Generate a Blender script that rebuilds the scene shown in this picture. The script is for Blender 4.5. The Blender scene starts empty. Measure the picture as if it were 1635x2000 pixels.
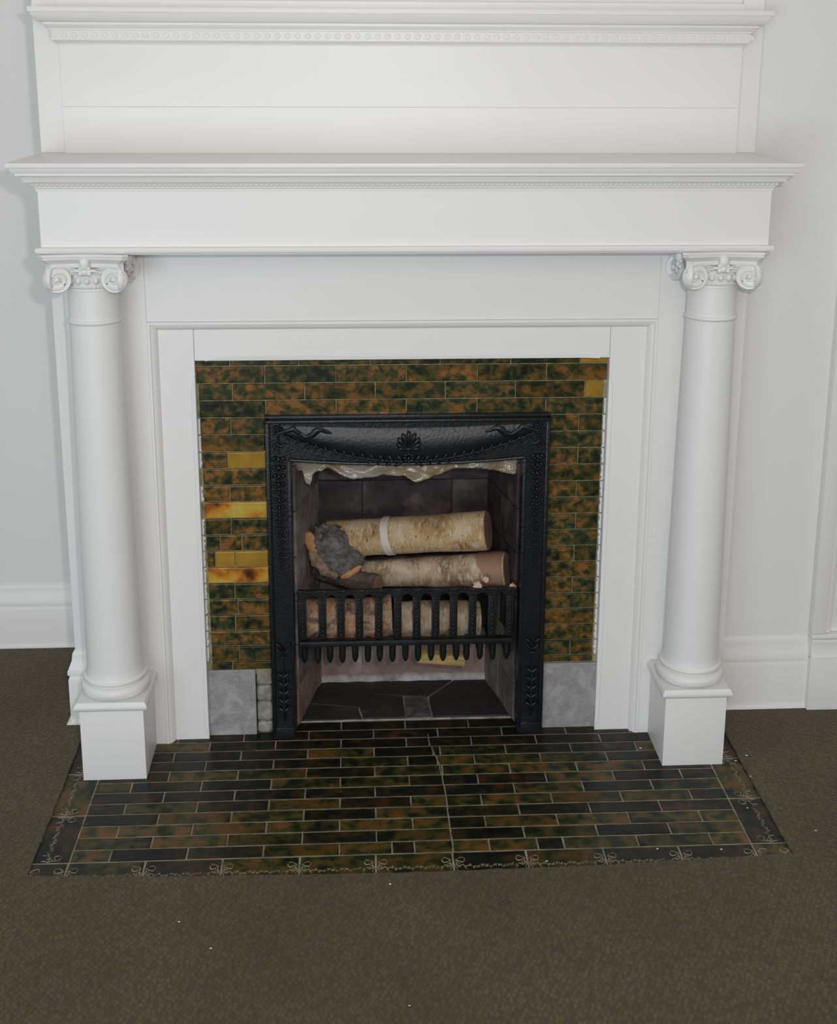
import bpy, bmesh, math, random
from mathutils import Vector, Matrix, noise
random.seed(7)
C = bpy.data.collections.new('scene'); bpy.context.scene.collection.children.link(C)
SC = bpy.context.scene
PI = math.pi
# ------------------------------------------------------------------ camera
CAM = (-0.0145, -2.6113, 1.5630)
RM = Matrix(((0.99865645, 0.00816891, -0.05117186), (-0.0516663, 0.23291018, -0.97112483), (0.00398542, 0.97246394, 0.23301931)))
F, PX, PY = 2406.08, 817.73, 699.56
cd = bpy.data.cameras.new('camera'); cam = bpy.data.objects.new('camera', cd); C.objects.link(cam)
cam.matrix_world = Matrix.Translation(CAM) @ RM.to_4x4()
cd.sensor_fit = 'HORIZONTAL'; cd.sensor_width = 36; cd.lens = 36 * F / 1635
cd.shift_x = -(PX - 817.5) / 1635; cd.shift_y = (PY - 1000) / 1635
cd.clip_start = .05; SC.camera = cam
# ------------------------------------------------------------------ light
SC.view_settings.view_transform = 'Standard'; SC.view_settings.look = 'None'
SC.view_settings.gamma = 1; SC.view_settings.use_curve_mapping = False; SC.view_settings.exposure = -0.05
w = bpy.data.worlds.new('world'); SC.world = w; w.use_nodes = True
w.node_tree.nodes['Background'].inputs[0].default_value = (.98, .97, .95, 1)
w.node_tree.nodes['Background'].inputs[1].default_value = .42
def area(name, loc, target, sx, sy, power, col):
    l = bpy.data.lights.new(name, 'AREA'); l.shape = 'RECTANGLE'; l.size = sx; l.size_y = sy; l.energy = power; l.color = col
    o = bpy.data.objects.new(name, l); C.objects.link(o); o.location = loc
    o.rotation_euler = (Vector(target) - Vector(loc)).to_track_quat('-Z', 'Y').to_euler(); return o
area('camera_flash', (.10, -2.56, 1.66), (.1, 0, .85), .05, .035, 14, (1, .99, .98))
area('room_window_light', (-1.3, -4.4, .80), (.0, 0, .45), 2.2, 1.4, 54, (.78, .87, 1))
area('warm_high_fill', (.0, -4.2, 2.7), (.1, -.1, 1.3), 2.2, 1.2, 24, (1, .90, .75))  # added fill, high behind the camera, warming the overmantel

# ------------------------------------------------------------------ helpers
def at(x, y, Y):
    d = RM @ Vector(((x - PX) / F, (PY - y) / F, -1)); o = Vector(CAM)
    return o + d * ((Y - o.y) / d.y)
class MB:
    def __init__(s): s.v = []; s.f = []; s.sm = False
    def add(s, vs, fs):
        n = len(s.v); s.v += [tuple(v) for v in vs]; s.f += [tuple(i + n for i in f) for f in fs]; return s
    def box(s, x0, x1, y0, y1, z0, z1, b=0.0):
        """box with all edges chamfered by b"""
        if b <= 0:
            return s.add([(x, y, z) for x in (x0, x1) for y in (y0, y1) for z in (z0, z1)],
                         [(0, 1, 3, 2), (4, 6, 7, 5), (0, 4, 5, 1), (2, 3, 7, 6), (0, 2, 6, 4), (1, 5, 7, 3)])
        bm = bmesh.new(); bmesh.ops.create_cube(bm, size=1)
        for v in bm.verts: v.co = Vector(((x0 + x1) / 2 + v.co.x * (x1 - x0), (y0 + y1) / 2 + v.co.y * (y1 - y0), (z0 + z1) / 2 + v.co.z * (z1 - z0)))
        bmesh.ops.bevel(bm, geom=list(bm.edges), offset=b, segments=2, affect='EDGES', profile=.6)
        bm.verts.index_update(); s.add([v.co for v in bm.verts], [[v.index for v in f.verts] for f in bm.faces]); bm.free(); return s
    def lathe(s, prof, c=(0, 0, 0), n=48, axis='z', cap=True):
        vs = []; fs = []; m = len(prof)
        for i in range(n):
            a = 2 * PI * i / n
            for r, h in prof:
                p = (r * math.cos(a), r * math.sin(a), h)
                if axis == 'y': p = (p[0], h, -p[1])
                vs.append((p[0] + c[0], p[1] + c[1], p[2] + c[2]))
        for i in range(n):
            j = (i + 1) % n
            for k in range(m - 1): fs.append((i * m + k, j * m + k, j * m + k + 1, i * m + k + 1))
        if cap:
            fs.append(tuple(i * m for i in range(n))[::-1]); fs.append(tuple(i * m + m - 1 for i in range(n)))
        return s.add(vs, fs)
    def tube(s, pts, rad, n=6, squash=1.0, up=None):
        pts = [Vector(p) for p in pts]; m = len(pts); vs = []; fs = []
        if not hasattr(rad, '__len__'): rad = [rad] * m
        for i, p in enumerate(pts):
            t = (pts[min(i + 1, m - 1)] - pts[max(i - 1, 0)]).normalized()
            u = Vector(up) if up else (Vector((0, 0, 1)) if abs(t.z) < .9 else Vector((1, 0, 0)))
            a = (t.cross(u)).normalized(); b = a.cross(t).normalized()
            for k in range(n):
                q = 2 * PI * k / n; vs.append(p + a * math.cos(q) * rad[i] + b * math.sin(q) * rad[i] * squash)
        for i in range(m - 1):
            for k in range(n):
                l = (k + 1) % n; fs.append((i * n + k, i * n + l, (i + 1) * n + l, (i + 1) * n + k))
        fs.append(tuple(range(n))[::-1]); fs.append(tuple((m - 1) * n + k for k in range(n)))
        return s.add(vs, fs)
    def blob(s, c, r, sc=(1, 1, 1), n=8, m=5, rot=None):
        vs = [(0, 0, 1)]; fs = []
        for i in range(1, m):
            for k in range(n):
                a = PI * i / m; q = 2 * PI * k / n; vs.append((math.sin(a) * math.cos(q), math.sin(a) * math.sin(q), math.cos(a)))
        vs.append((0, 0, -1))
        vs = [Vector((v[0] * sc[0] * r, v[1] * sc[1] * r, v[2] * sc[2] * r)) for v in vs]
        if rot is not None:
            R = Matrix.Rotation(rot, 3, 'Y'); vs = [R @ v for v in vs]
        vs = [v + Vector(c) for v in vs]
        for k in range(n):
            l = (k + 1) % n; fs.append((0, 1 + k, 1 + l)); e = 1 + (m - 2) * n; fs.append((len(vs) - 1, e + l, e + k))
            for i in range(m - 2): fs.append((1 + i * n + k, 1 + (i + 1) * n + k, 1 + (i + 1) * n + l, 1 + i * n + l))
        return s.add(vs, fs)
    def sweep(s, prof, path):
        """prof: (overhang, z). path: corners (x, y) of an open line, the profile grows to the path's right side; mitred"""
        m = len(prof); P = [Vector(p) for p in path]; vs = []; fs = []
        for i, p in enumerate(P):
            d0 = (P[i] - P[i - 1]).normalized() if i else (P[1] - P[0]).normalized()
            d1 = (P[i + 1] - P[i]).normalized() if i < len(P) - 1 else d0
            n0 = Vector((d0.y, -d0.x)); n1 = Vector((d1.y, -d1.x)); nn = (n0 + n1); nn = nn / (nn.dot(n0))
            for o, z in prof: vs.append((p.x + nn.x * o, p.y + nn.y * o, z))
        for i in range(len(P) - 1):
            for k in range(m - 1): fs.append((i * m + k, (i + 1) * m + k, (i + 1) * m + k + 1, i * m + k + 1))
        fs.append(tuple(range(m))[::-1]); fs.append(tuple((len(P) - 1) * m + k for k in range(m)))
        return s.add(vs, fs)
    def mesh(s, name, mat, smooth=False, angle=35):
        me = bpy.data.meshes.new(name); me.from_pydata(s.v, [], s.f); me.materials.append(mat)
        bm = bmesh.new(); bm.from_mesh(me); bmesh.ops.recalc_face_normals(bm, faces=bm.faces); bm.to_mesh(me); bm.free()
        if smooth:
            me.polygons.foreach_set('use_smooth', [True] * len(me.polygons))
            try: me.set_sharp_from_angle(angle=math.radians(angle))
            except Exception: pass
        return me
    def build(s, name, mat, parent=None, smooth=False, loc=None, angle=35):
        return place(name, s.mesh(name, mat, smooth, angle), parent, loc)
def place(name, me, parent=None, loc=None, rot=None):
    o = bpy.data.objects.new(name, me); C.objects.link(o)
    if loc is not None: o.location = loc
    if rot is not None: o.rotation_euler = rot
    if parent is not None:
        o.parent = parent; o.location = Vector(o.location) - wl(parent)
    return o
def wl(o):
    v = Vector(o.location)
    while o.parent: o = o.parent; v += Vector(o.location)
    return v
def thing(name, label, cat, loc=(0, 0, 0), group=None):
    o = bpy.data.objects.new(name, None); C.objects.link(o); o.location = loc; o.empty_display_size = .05
    return tag(o, label, cat, group)
def tag(o, label=None, cat=None, group=None, kind=None):
    if label: o['label'] = label
    if cat: o['category'] = cat
    if group: o['group'] = group
    if kind: o['kind'] = kind
    return o
# ------------------------------------------------------------------ materials
class NT:
    def __init__(s, name):
        s.m = bpy.data.materials.new(name); s.m.use_nodes = True; s.t = s.m.node_tree; s.N = s.t.nodes
        s.b = s.N['Principled BSDF']; s.out = s.N['Material Output']
    def n(s, ty, **kw):
        o = s.N.new(ty)
        for k, v in kw.items():
            if k in o.inputs: o.inputs[k].default_value = v
            else: setattr(o, k, v)
        return o
    def l(s, a, b): s.t.links.new(a, b)
    def coord(s, scale=(1, 1, 1), rnd=True, kind='Object', rot=(0, 0, 0)):
        tc = s.n('ShaderNodeTexCoord'); mp = s.n('ShaderNodeMapping'); mp.inputs['Scale'].default_value = scale; mp.inputs['Rotation'].default_value = rot
        s.l(tc.outputs[kind], mp.inputs[0])
        if rnd:
            oi = s.n('ShaderNodeObjectInfo'); mu = s.n('ShaderNodeMath', operation='MULTIPLY'); mu.inputs[1].default_value = 57.0
            s.l(oi.outputs['Random'], mu.inputs[0]); s.l(mu.outputs[0], mp.inputs['Location'])
        return mp.outputs[0]
    def noise(s, co, scale, detail=3, rough=.55, dist=0.0):
        o = s.n('ShaderNodeTexNoise'); o.inputs['Scale'].default_value = scale; o.inputs['Detail'].default_value = detail
        o.inputs['Roughness'].default_value = rough; o.inputs['Distortion'].default_value = dist; s.l(co, o.inputs['Vector']); return o.outputs['Fac']
    def ramp(s, fac, stops):
        o = s.n('ShaderNodeValToRGB'); e = o.color_ramp.elements
        while len(e) < len(stops): e.new(.5)
        for i, (p, c) in enumerate(stops):
            e[i].position = p; e[i].color = tuple(c) + (1,) if len(c) == 3 else c
        s.l(fac, o.inputs[0]); return o.outputs[0]
    def mix(s, fac, a, b, mode='MIX'):
        o = s.n('ShaderNodeMix', data_type='RGBA', blend_type=mode)
        if hasattr(fac, 'is_linked'): s.l(fac, o.inputs[0])
        else: o.inputs[0].default_value = fac
        for i, q in ((6, a), (7, b)):
            if hasattr(q, 'is_linked'): s.l(q, o.inputs[i])
            else: o.inputs[i].default_value = tuple(q) + (1,)
        return o.outputs[2]
    def bump(s, h, strength=.3, dist=.002, prev=None):
        o = s.n('ShaderNodeBump'); o.inputs['Strength'].default_value = strength; o.inputs['Distance'].default_value = dist
        s.l(h, o.inputs['Height'])
        if prev: s.l(prev, o.inputs['Normal'])
        return o.outputs[0]
    def fin(s, col=None, rough=.5, nrm=None, **kw):
        if col is not None:
            if hasattr(col, 'is_linked'): s.l(col, s.b.inputs['Base Color'])
            else: s.b.inputs['Base Color'].default_value = tuple(col) + (1,)
        if hasattr(rough, 'is_linked'): s.l(rough, s.b.inputs['Roughness'])
        else: s.b.inputs['Roughness'].default_value = rough
        if nrm: s.l(nrm, s.b.inputs['Normal'])
        for k, v in kw.items(): s.b.inputs[k].default_value = v
        return s.m
def paint(name, col, dirt, rough=.38, bs=.12, spec=.4):
    t = NT(name); co = t.coord(rnd=False); co2 = t.coord(scale=(1, 1, 1), rnd=False, kind='Object')
    n1 = t.noise(co, 7, 4); c = t.ramp(n1, [(.3, tuple(k * .985 for k in col)), (.7, col)])
    n2 = t.noise(co, 55, 5, .7); c = t.mix(t.ramp(n2, [(.70, (0, 0, 0)), (.80, (.35, .35, .35))]), c, dirt)
    h = t.noise(t.coord(scale=(30, 30, 3), rnd=False), 6, 3)
    return t.fin(c, rough, t.bump(h, bs, .0006), **{'Specular IOR Level': spec})
M = {}
M['paint'] = paint('white_gloss_paint', (.82, .815, .80), (.66, .64, .58))
M['paint_col'] = paint('white_column_paint', (.80, .80, .79), (.62, .60, .55), .42)
M['wall'] = paint('white_wall_paint', (.80, .80, .79), (.74, .74, .72), .6, .2, .25)
M['joint_line'] = NT('dull_beige_joint').fin((.42, .40, .36), .8)  # plain dull beige for joints, used by no object
def glaze(name, stops, scale=34, coat=.55, rough=.3, cr=.05, spec=.12):
    t = NT(name); co = t.coord(scale=(1, 1, 1.15))
    n1 = t.noise(co, scale, 3, .55, .35); n2 = t.noise(co, scale * .3, 1)
    mx = t.n('ShaderNodeMath', operation='MULTIPLY_ADD'); mx.inputs[1].default_value = .8; t.l(n1, mx.inputs[0])
    m2 = t.n('ShaderNodeMath', operation='MULTIPLY'); m2.inputs[1].default_value = .28; t.l(n2, m2.inputs[0]); t.l(m2.outputs[0], mx.inputs[2])
    c = t.ramp(mx.outputs[0], stops)
    oi = t.n('ShaderNodeObjectInfo')
    v = t.ramp(oi.outputs['Random'], [(0, (.62, .68, .62)), (.5, (.95, .95, .95)), (1, (1.0, 1.0, 1.0))])
    c = t.mix(1.0, c, v, 'MULTIPLY')
    h = t.noise(co, 22, 1)
    return t.fin(c, rough, t.bump(h, .12, .002), **{'Coat Weight': coat, 'Coat Roughness': cr, 'Specular IOR Level': spec})
M['tile'] = glaze('mottled_green_brown_glaze', [(.36, (.010, .014, .008)), (.45, (.028, .034, .012)), (.52, (.062, .055, .016)), (.585, (.13, .070, .020)), (.66, (.24, .105, .026)), (.78, (.20, .10, .03))], 52)
M['tile_green'] = glaze('mottled_green_glaze', [(.38, (.008, .015, .010)), (.49, (.024, .036, .016)), (.56, (.058, .058, .020)), (.64, (.15, .080, .024)), (.76, (.22, .10, .03))], 52)
M['tile_dark'] = glaze('dark_hearth_glaze', [(.38, (.006, .006, .005)), (.50, (.011, .012, .008)), (.58, (.024, .019, .008)), (.67, (.052, .025, .010)), (.80, (.09, .04, .014))], 30, .10, .36, .25, .18)
M['tile_olive'] = glaze('olive_hearth_glaze', [(.38, (.008, .011, .006)), (.47, (.020, .024, .009)), (.55, (.055, .050, .013)), (.62, (.11, .060, .016)), (.76, (.16, .07, .018))], 30, .12, .36, .25, .18)
M['tile_amber'] = glaze('bright_amber_glaze', [(.34, (.06, .022, .008)), (.44, (.30, .10, .015)), (.54, (.50, .22, .025)), (.64, (.48, .34, .05)), (.78, (.55, .42, .12))], 20)
M['tile_gold'] = glaze('plain_gold_glaze', [(.36, (.28, .16, .02)), (.60, (.36, .21, .03)), (.8, (.40, .25, .05))], 30)
t = NT('tan_grout'); co = t.coord(rnd=False); c = t.ramp(t.noise(co, 60, 4), [(.3, (.13, .12, .06)), (.7, (.40, .36, .20))]); M['grout'] = t.fin(c, .7, t.bump(t.noise(co, 300, 2), .4, .001))
t = NT('hearth_grout'); co = t.coord(rnd=False); c = t.ramp(t.noise(co, 30, 4), [(.3, (.12, .105, .075)), (.7, (.36, .32, .24))]); M['hgrout'] = t.fin(c, .75, t.bump(t.noise(co, 300, 2), .4, .001))
t = NT('worn_relief_line'); co = t.coord(rnd=False); M['worn'] = t.fin(t.ramp(t.noise(co, 60, 3), [(.35, (.10, .085, .05)), (.65, (.42, .36, .26))]), .3)
M['plaster'] = NT('white_paint_smear').fin((.72, .74, .78), .5)
t = NT('black_cast_iron'); co = t.coord(rnd=False)
c = t.ramp(t.noise(co, 30, 3), [(.3, (.006, .007, .008)), (.7, (.011, .012, .014))]); M['iron'] = t.fin(c, .33, t.bump(t.noise(co, 150, 3, .6), .7, .0014), Metallic=.0, **{'Specular IOR Level': .36})
t = NT('sooty_cast_iron'); co = t.coord(rnd=False)
c = t.ramp(t.noise(co, 40, 3), [(.3, (.006, .007, .007)), (.7, (.014, .016, .016))]); M['iron_grate'] = t.fin(c, .42, t.bump(t.noise(co, 200, 3, .6), .6, .001), **{'Specular IOR Level': .32})
def stone(name, a, b, cc, sc=14, bs=.3):
    t = NT(name); co = t.coord(rnd=False)
    n1 = t.noise(co, sc, 7, .65, 1.2); c = t.ramp(n1, [(.32, a), (.52, b), (.68, cc)])
    n2 = t.noise(co, sc * 1.7, 4, .6, 2.5); c = t.mix(t.ramp(n2, [(.49, (0, 0, 0)), (.505, (.30, .30, .30)), (.52, (0, 0, 0))]), c, tuple(min(1, k * 1.9) for k in cc))
    return t.fin(c, .6, t.bump(n1, bs, .002))
M['marble'] = stone('grey_marble', (.22, .21, .21), (.30, .29, .29), (.42, .41, .41))
M['rubble'] = stone('rough_mortar_rubble', (.16, .14, .11), (.28, .26, .22), (.42, .40, .35), 30, .8)
t = NT('sooty_firebrick'); co = t.coord(rnd=True); co0 = t.coord(rnd=False)
n1 = t.noise(co, 9, 6, .65); base = t.ramp(n1, [(.3, (.055, .042, .040)), (.5, (.13, .105, .098)), (.68, (.24, .20, .19))])
sp = t.n('ShaderNodeSeparateXYZ'); t.l(t.coord(rnd=False, kind='Object'), sp.inputs[0])
M['brick_clean'] = t.fin(base, .85, t.bump(t.noise(co, 60, 4), .5, .002))
t = NT('soot_blackened_firebrick'); co = t.coord(rnd=True)
M['brick_soot'] = t.fin(t.ramp(t.noise(co, 11, 6, .65), [(.32, (.010, .008, .008)), (.50, (.035, .026, .026)), (.66, (.11, .085, .082))]), .75, t.bump(t.noise(co, 60, 4), .5, .002))
t = NT('pink_firebrick'); co = t.coord(rnd=True)
M['brick_pink'] = t.fin(t.ramp(t.noise(co, 14, 6, .65), [(.3, (.13, .085, .07)), (.55, (.25, .17, .145)), (.70, (.36, .29, .27))]), .85, t.bump(t.noise(co, 60, 4), .5, .002))
t = NT('ash_grey_firebrick'); co = t.coord(rnd=True)
M['brick_ash'] = t.fin(t.ramp(t.noise(co, 12, 7, .7), [(.3, (.09, .07, .066)), (.5, (.20, .165, .155)), (.68, (.38, .34, .33))]), .85, t.bump(t.noise(co, 60, 4), .5, .002))
t = NT('ash_mortar'); co = t.coord(rnd=False)
M['mortar'] = t.fin(t.ramp(t.noise(co, 25, 5), [(.3, (.17, .155, .15)), (.7, (.52, .49, .48))]), .9, t.bump(t.noise(co, 90, 4), .6, .003))
t = NT('dusty_black_slate'); co = t.coord(rnd=True)
M['mortar_soot'] = NT('soot_mortar').fin((.035, .028, .027), .9)
M['slab'] = t.fin(t.ramp(t.noise(co, 12, 7, .7), [(.3, (.016, .015, .015)), (.55, (.030, .028, .028)), (.75, (.075, .07, .068))]), .7, t.bump(t.noise(co, 40, 5), .3, .002))
M['slab_grey'] = t_m = stone('pale_broken_slab', (.04, .035, .035), (.10, .085, .085), (.18, .16, .16), 20)
# birch bark: horizontal-grain strips around the log (object x runs along the log)
def bark(name, a, b, cc, dark=(.09, .06, .035)):
    t = NT(name); co = t.coord(rnd=True)
    n1 = t.noise(co, 13, 6, .68, .3); c = t.ramp(n1, [(.32, a), (.48, b), (.64, cc)])
    lent = t.noise(t.coord(scale=(48, 9, 9), rnd=True), 5, 3, .6); c = t.mix(t.ramp(lent, [(.62, (0, 0, 0)), (.68, (1, 1, 1))]), c, dark)
    fl = t.noise(t.coord(scale=(22, 7, 7), rnd=True), 6, 6, .72); c = t.mix(t.ramp(fl, [(.52, (0, 0, 0)), (.60, (.75, .75, .75))]), c, (.76, .68, .56))
    h = t.noise(t.coord(scale=(45, 12, 12), rnd=True), 6, 6, .75)
    return t.fin(c, .62, t.bump(h, 1.0, .005))
M['bark_gold'] = bark('golden_birch_bark', (.33, .18, .07), (.58, .38, .16), (.74, .58, .37))
M['bark_pale'] = bark('pale_peeling_birch_bark', (.20, .12, .07), (.52, .37, .23), (.76, .63, .48))
t = NT('weathered_grey_wood'); co = t.coord(rnd=True)
M['grey_wood'] = t.fin(t.ramp(t.noise(co, 45, 8, .8, 1.2), [(.30, (.05, .042, .036)), (.46, (.15, .13, .115)), (.57, (.27, .25, .23)), (.68, (.38, .33, .26))]), .8, t.bump(t.noise(co, 60, 8, .8), 1, .010))
t = NT('cut_log_end'); co = t.coord(rnd=True)
M['cut'] = t.fin(t.ramp(t.noise(co, 18, 4), [(.3, (.20, .11, .07)), (.7, (.29, .17, .115))]), .7)
t = NT('brown_torn_wood'); co = t.coord(rnd=True)
M['brown_wood'] = t.fin(t.ramp(t.noise(co, 40, 5, .7), [(.35, (.10, .06, .035)), (.6, (.26, .17, .11))]), .8, t.bump(t.noise(co, 80, 4), .8, .003))
t = NT('dark_weathered_wood'); co = t.coord(rnd=True)
M['dark_wood'] = t.fin(t.ramp(t.noise(co, 30, 6, .7), [(.35, (.03, .022, .018)), (.55, (.09, .065, .05)), (.7, (.20, .15, .11))]), .85, t.bump(t.noise(co, 60, 5), .9, .004))
M['orange_wood'] = NT('fresh_orange_wood').fin((.42, .22, .09), .7)
t = NT('charred_speckled_bark'); co = t.coord(rnd=True)
M['bark_mixed'] = t.fin(t.ramp(t.noise(co, 26, 6, .7, .5), [(.30, (.05, .035, .03)), (.44, (.22, .13, .09)), (.53, (.48, .33, .22)), (.60, (.42, .17, .07)), (.72, (.52, .42, .30))]), .75, t.bump(t.noise(co, 50, 5, .7), .8, .004))
M['yellow_wood'] = NT('split_yellow_wood'); tt = M['yellow_wood']; M['yellow_wood'] = tt.fin(tt.ramp(tt.noise(tt.coord(scale=(3, 20, 20)), 6, 4), [(.3, (.34, .23, .08)), (.7, (.52, .38, .16))]), .65)
M['curl'] = NT('pink_bark_curl').fin((.55, .38, .30), .6)
# plastic
t = NT('crumpled_clear_plastic'); co = t.coord(rnd=False)
wv = t.noise(t.coord(scale=(1, 1, 1.6), rnd=False), 16, 4, .6, 2.0); bn = t.bump(wv, .6, .006)
t.fin(t.ramp(t.noise(co, 9, 2), [(.40, (.40, .28, .14)), (.60, (.50, .46, .39))]), .12, bn, Alpha=.85, **{'Specular IOR Level': .9, 'Transmission Weight': .25})
M['plastic'] = t.m
# carpet
t = NT('olive_loop_carpet'); co = t.coord(rnd=False)
wa = t.n('ShaderNodeTexVoronoi'); wa.inputs['Scale'].default_value = 115; wa.inputs['Randomness'].default_value = .55
t.l(t.coord(scale=(1, .8, 1), rnd=False, rot=(0, 0, .6)), wa.inputs['Vector'])
big = t.noise(co, 3.2, 3); fine = t.noise(co, 420, 2, .7)
c = t.ramp(big, [(.3, (.118, .092, .046)), (.7, (.172, .138, .072))])
c = t.mix(t.ramp(wa.outputs['Distance'], [(.15, (0, 0, 0)), (.70, (.72, .72, .72))]), c, (.050, .042, .026))
c = t.mix(t.ramp(fine, [(.40, (.5, .5, .5)), (.62, (0, 0, 0))]), c, (.055, .048, .030))
iv = t.n('ShaderNodeMath', operation='SUBTRACT'); iv.inputs[0].default_value = 1; t.l(wa.outputs['Distance'], iv.inputs[1])
b1 = t.bump(iv.outputs[0], .9, .005); b2 = t.bump(fine, .6, .002, b1)
M['carpet'] = t.fin(c, .95, b2, **{'Specular IOR Level': .08, 'Sheen Weight': .15})
M['subfloor'] = NT('subfloor_boards').fin((.12, .09, .06), .8)
M['lint'] = NT('white_lint').fin((.75, .74, .70), .8)
# ------------------------------------------------------------------ room
WY = .14                                            # chimney breast face
def struct(o): o['kind'] = 'structure'; return o
m = MB(); m.box(-3, 4, -6, 1.2, -.06, -.012); struct(m.build('floor', M['subfloor']))
m = MB()
m.box(-.692, -.20, WY, .56, -.012, .78); m.box(.40, 4, WY, .56, -.012, .78); m.box(-.692, 4, WY, .56, .78, 2.7)
m.box(-.20, .40, .50, .56, -.012, .78)
struct(m.build('wall_back', M['wall']))
m = MB(); m.box(-3, -.692, .55, .62, -.012, 2.7); struct(m.build('wall_left', M['wall']))
base_prof = [(0, 0), (.027, 0), (.026, .006), (.017, .009), (.017, .118), (.0145, .126), (.0125, .129), (.0175, .131), (.018, .140), (.0135, .152), (.008, .166), (.007, .176), (.006, .183), (.003, .188), (0, .189)]
def base(name, path, top=1.0):
    m = MB(); m.sweep([(o, z * top - .008) if z == 0 else (o, z * top) for o, z in base_prof], path)
    return struct(m.build(name, M['paint'], smooth=True, angle=25))
base('baseboard_left', [(-3, .55), (-.692, .55)], .97)
base('baseboard_back', [(-.692, .55), (-.692, WY), (-.637, WY)])
base('baseboard_right', [(.852, WY), (1.097, WY)], 1.0)
# window casing at the right, beyond the corner
m = MB()
x0 = 1.097; yf = .105
m.box(x0, 4, yf, WY, -.008, .145, .002)                         # plinth
m.sweep([(0, .145), (.0, .146), (-.006, .152), (-.010, .168), (-.010, .176)], [(x0, yf), (4, yf)])
m.box(x0, 4, yf + .008, WY, .140, .182, .001)
m.box(x0, 4, yf + .001, WY, .182, .192, .002)
m.box(x0, 4, yf + .004, WY, .194, .205, .003)
m.box(x0, x0 + .034, yf + .006, WY, .206, 2.6, .003)
m.box(x0 + .034, x0 + .048, yf + .012, WY, .206, 2.6, .004)
m.box(x0 + .048, 4, yf + .022, WY, .206, 2.6, .001)
struct(m.build('trim_1', M['paint'], smooth=True, angle=30))
# carpet: three flat pieces with a ragged cut edge round the hearth, one mesh
def jag(u, s=1.0): return s * (.0016 * noise.noise((u * 90, 1.3, 0)) + .003 * noise.noise((u * 22, 4.1, 0)))
m = MB(); top = .0055
def strip(inner, outer):
    n = len(inner); m.add([(x, y, top) for x, y in inner] + [(x, y, top) for x, y in outer] + [(x, y, -.010) for x, y in inner],
                          [(i, i + 1, n + i + 1, n + i) for i in range(n - 1)] + [(i + 1, i, 2 * n + i, 2 * n + i + 1) for i in range(n - 1)])
def fy(x):
    k = (x - .10) / .765
    return -.479 + .024 * k * k
N = 420; xs = [-.669 + (1.534) * i / N for i in range(N + 1)]
strip([(x, fy(x) + jag(x)) for x in xs], [(x, -6) for x in xs])
ysl = [fy(-.669) + jag(-.669) + (.545 - fy(-.669)) * i / 260 for i in range(261)]
strip([(-.669 + (jag(y + 7) if 0 < i < 260 else 0) - (.02 if y > .13 else 0) * min(1, (y - .13) * 40), y) for i, y in enumerate(ysl)], [(-3, y) for y in ysl])
ysr = [fy(.865) + jag(.865) + (.138 - fy(.865)) * i / 180 for i in range(181)]
strip([(.865 + (jag(y + 3) if i > 0 else 0), y) for i, y in enumerate(ysr)], [(4, y) for y in ysr])
m.add([(-3, fy(-.669), top), (-.669, fy(-.669) + jag(-.669), top), (-.669, -6, top), (-3, -6, top)], [(0, 1, 2, 3)])
m.add([(4, fy(.865), top), (.865, fy(.865) + jag(.865), top), (.865, -6, top), (4, -6, top)], [(0, 1, 2, 3)])
car = m.build('carpet', M['carpet'])
tag(car, 'olive brown loop-pile carpet cut ragged around the tiled hearth', 'carpet')
# ------------------------------------------------------------------ tiles
def tile_mesh(w, h, t=.006, b=.0022):
    """glazed tile, face towards -Y, origin at middle of its back; soft pillowed edge"""
    m = MB(); vs = []
    for ins, y in ((0, 0), (0, -t + b), (b * .35, -t + b * .3), (b, -t)):
        vs += [(-w / 2 + ins, y, -h / 2 + ins), (w / 2 - ins, y, -h / 2 + ins), (w / 2 - ins, y, h / 2 - ins), (-w / 2 + ins, y, h / 2 - ins)]
    fs = []
    for k in range(3):
        for i in range(4):
            j = (i + 1) % 4; fs.append((k * 4 + i, k * 4 + j, k * 4 + 4 + j, k * 4 + 4 + i))
    fs += [(12, 13, 14, 15), (3, 2, 1, 0)]
    m.add(vs, fs); return m
TM = {}
def tmesh(w, h, mat):
    k = (round(w, 3), round(h, 3), mat)
    if k not in TM: TM[k] = tile_mesh(w, h).mesh('tile', M[mat])
    return TM[k]
TS = thing('tile_surround', 'glazed mottled green and brown tiles framing the black iron fireplace front', 'tile surround', (.0925, .075, 0))
gr = MB(); GY = .068
gr.box(-.369, -.219, GY, .10, .155, .925); gr.box(.425, .554, GY, .10, .155, .925); gr.box(-.219, .425, GY, .10, .78, .925)
gr.build('grout', M['grout'], TS)
g = .0024
def wtile(x0, x1, z0, z1, mat):
    if x1 - x0 < .004: return
    o = place('tile', tmesh(x1 - x0 - g, z1 - z0 - g, mat), TS, ((x0 + x1) / 2, GY + .001, (z0 + z1) / 2), (random.uniform(-.006, .006), random.uniform(-.002, .002), random.uniform(-.006, .006)))
    return o
Z = [.906 - .03985 * k for k in range(19)]
XL, XR = -.3690, .5540; FL, FR = -.2175, .4245
full = [-.217, -.059, .099, .259, .416]; half = [-.290, -.129, .029, .187, .346, .504]
def mt(): return random.choice(['tile', 'tile', 'tile_green'])
def row(xs, z0, z1, mats=None):
    for i in range(len(xs) - 1): wtile(xs[i], xs[i + 1], z0, z1, mats[i] if mats else mt())
row([XL, -.294, -.141, .018, .175, .334, .492, XR], Z[0], .9235, ['tile_green'] * 6 + ['tile_gold'])
row([XL] + full + [XR], Z[1], Z[0])
row([-.365] + half + [.547], Z[2], Z[1], ['tile_green', 'tile', 'tile', 'tile_green', 'tile_green', 'tile', 'tile_gold'])
row([-.365] + full + [.548], Z[3], Z[2])
LJ = {3: [-.296], 5: [-.305], 7: [-.303], 9: [-.303], 10: [-.329, -.279], 11: [-.341, -.295], 13: [-.299], 14: [-.293], 15: [-.300], 17: [-.293]}
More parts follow.
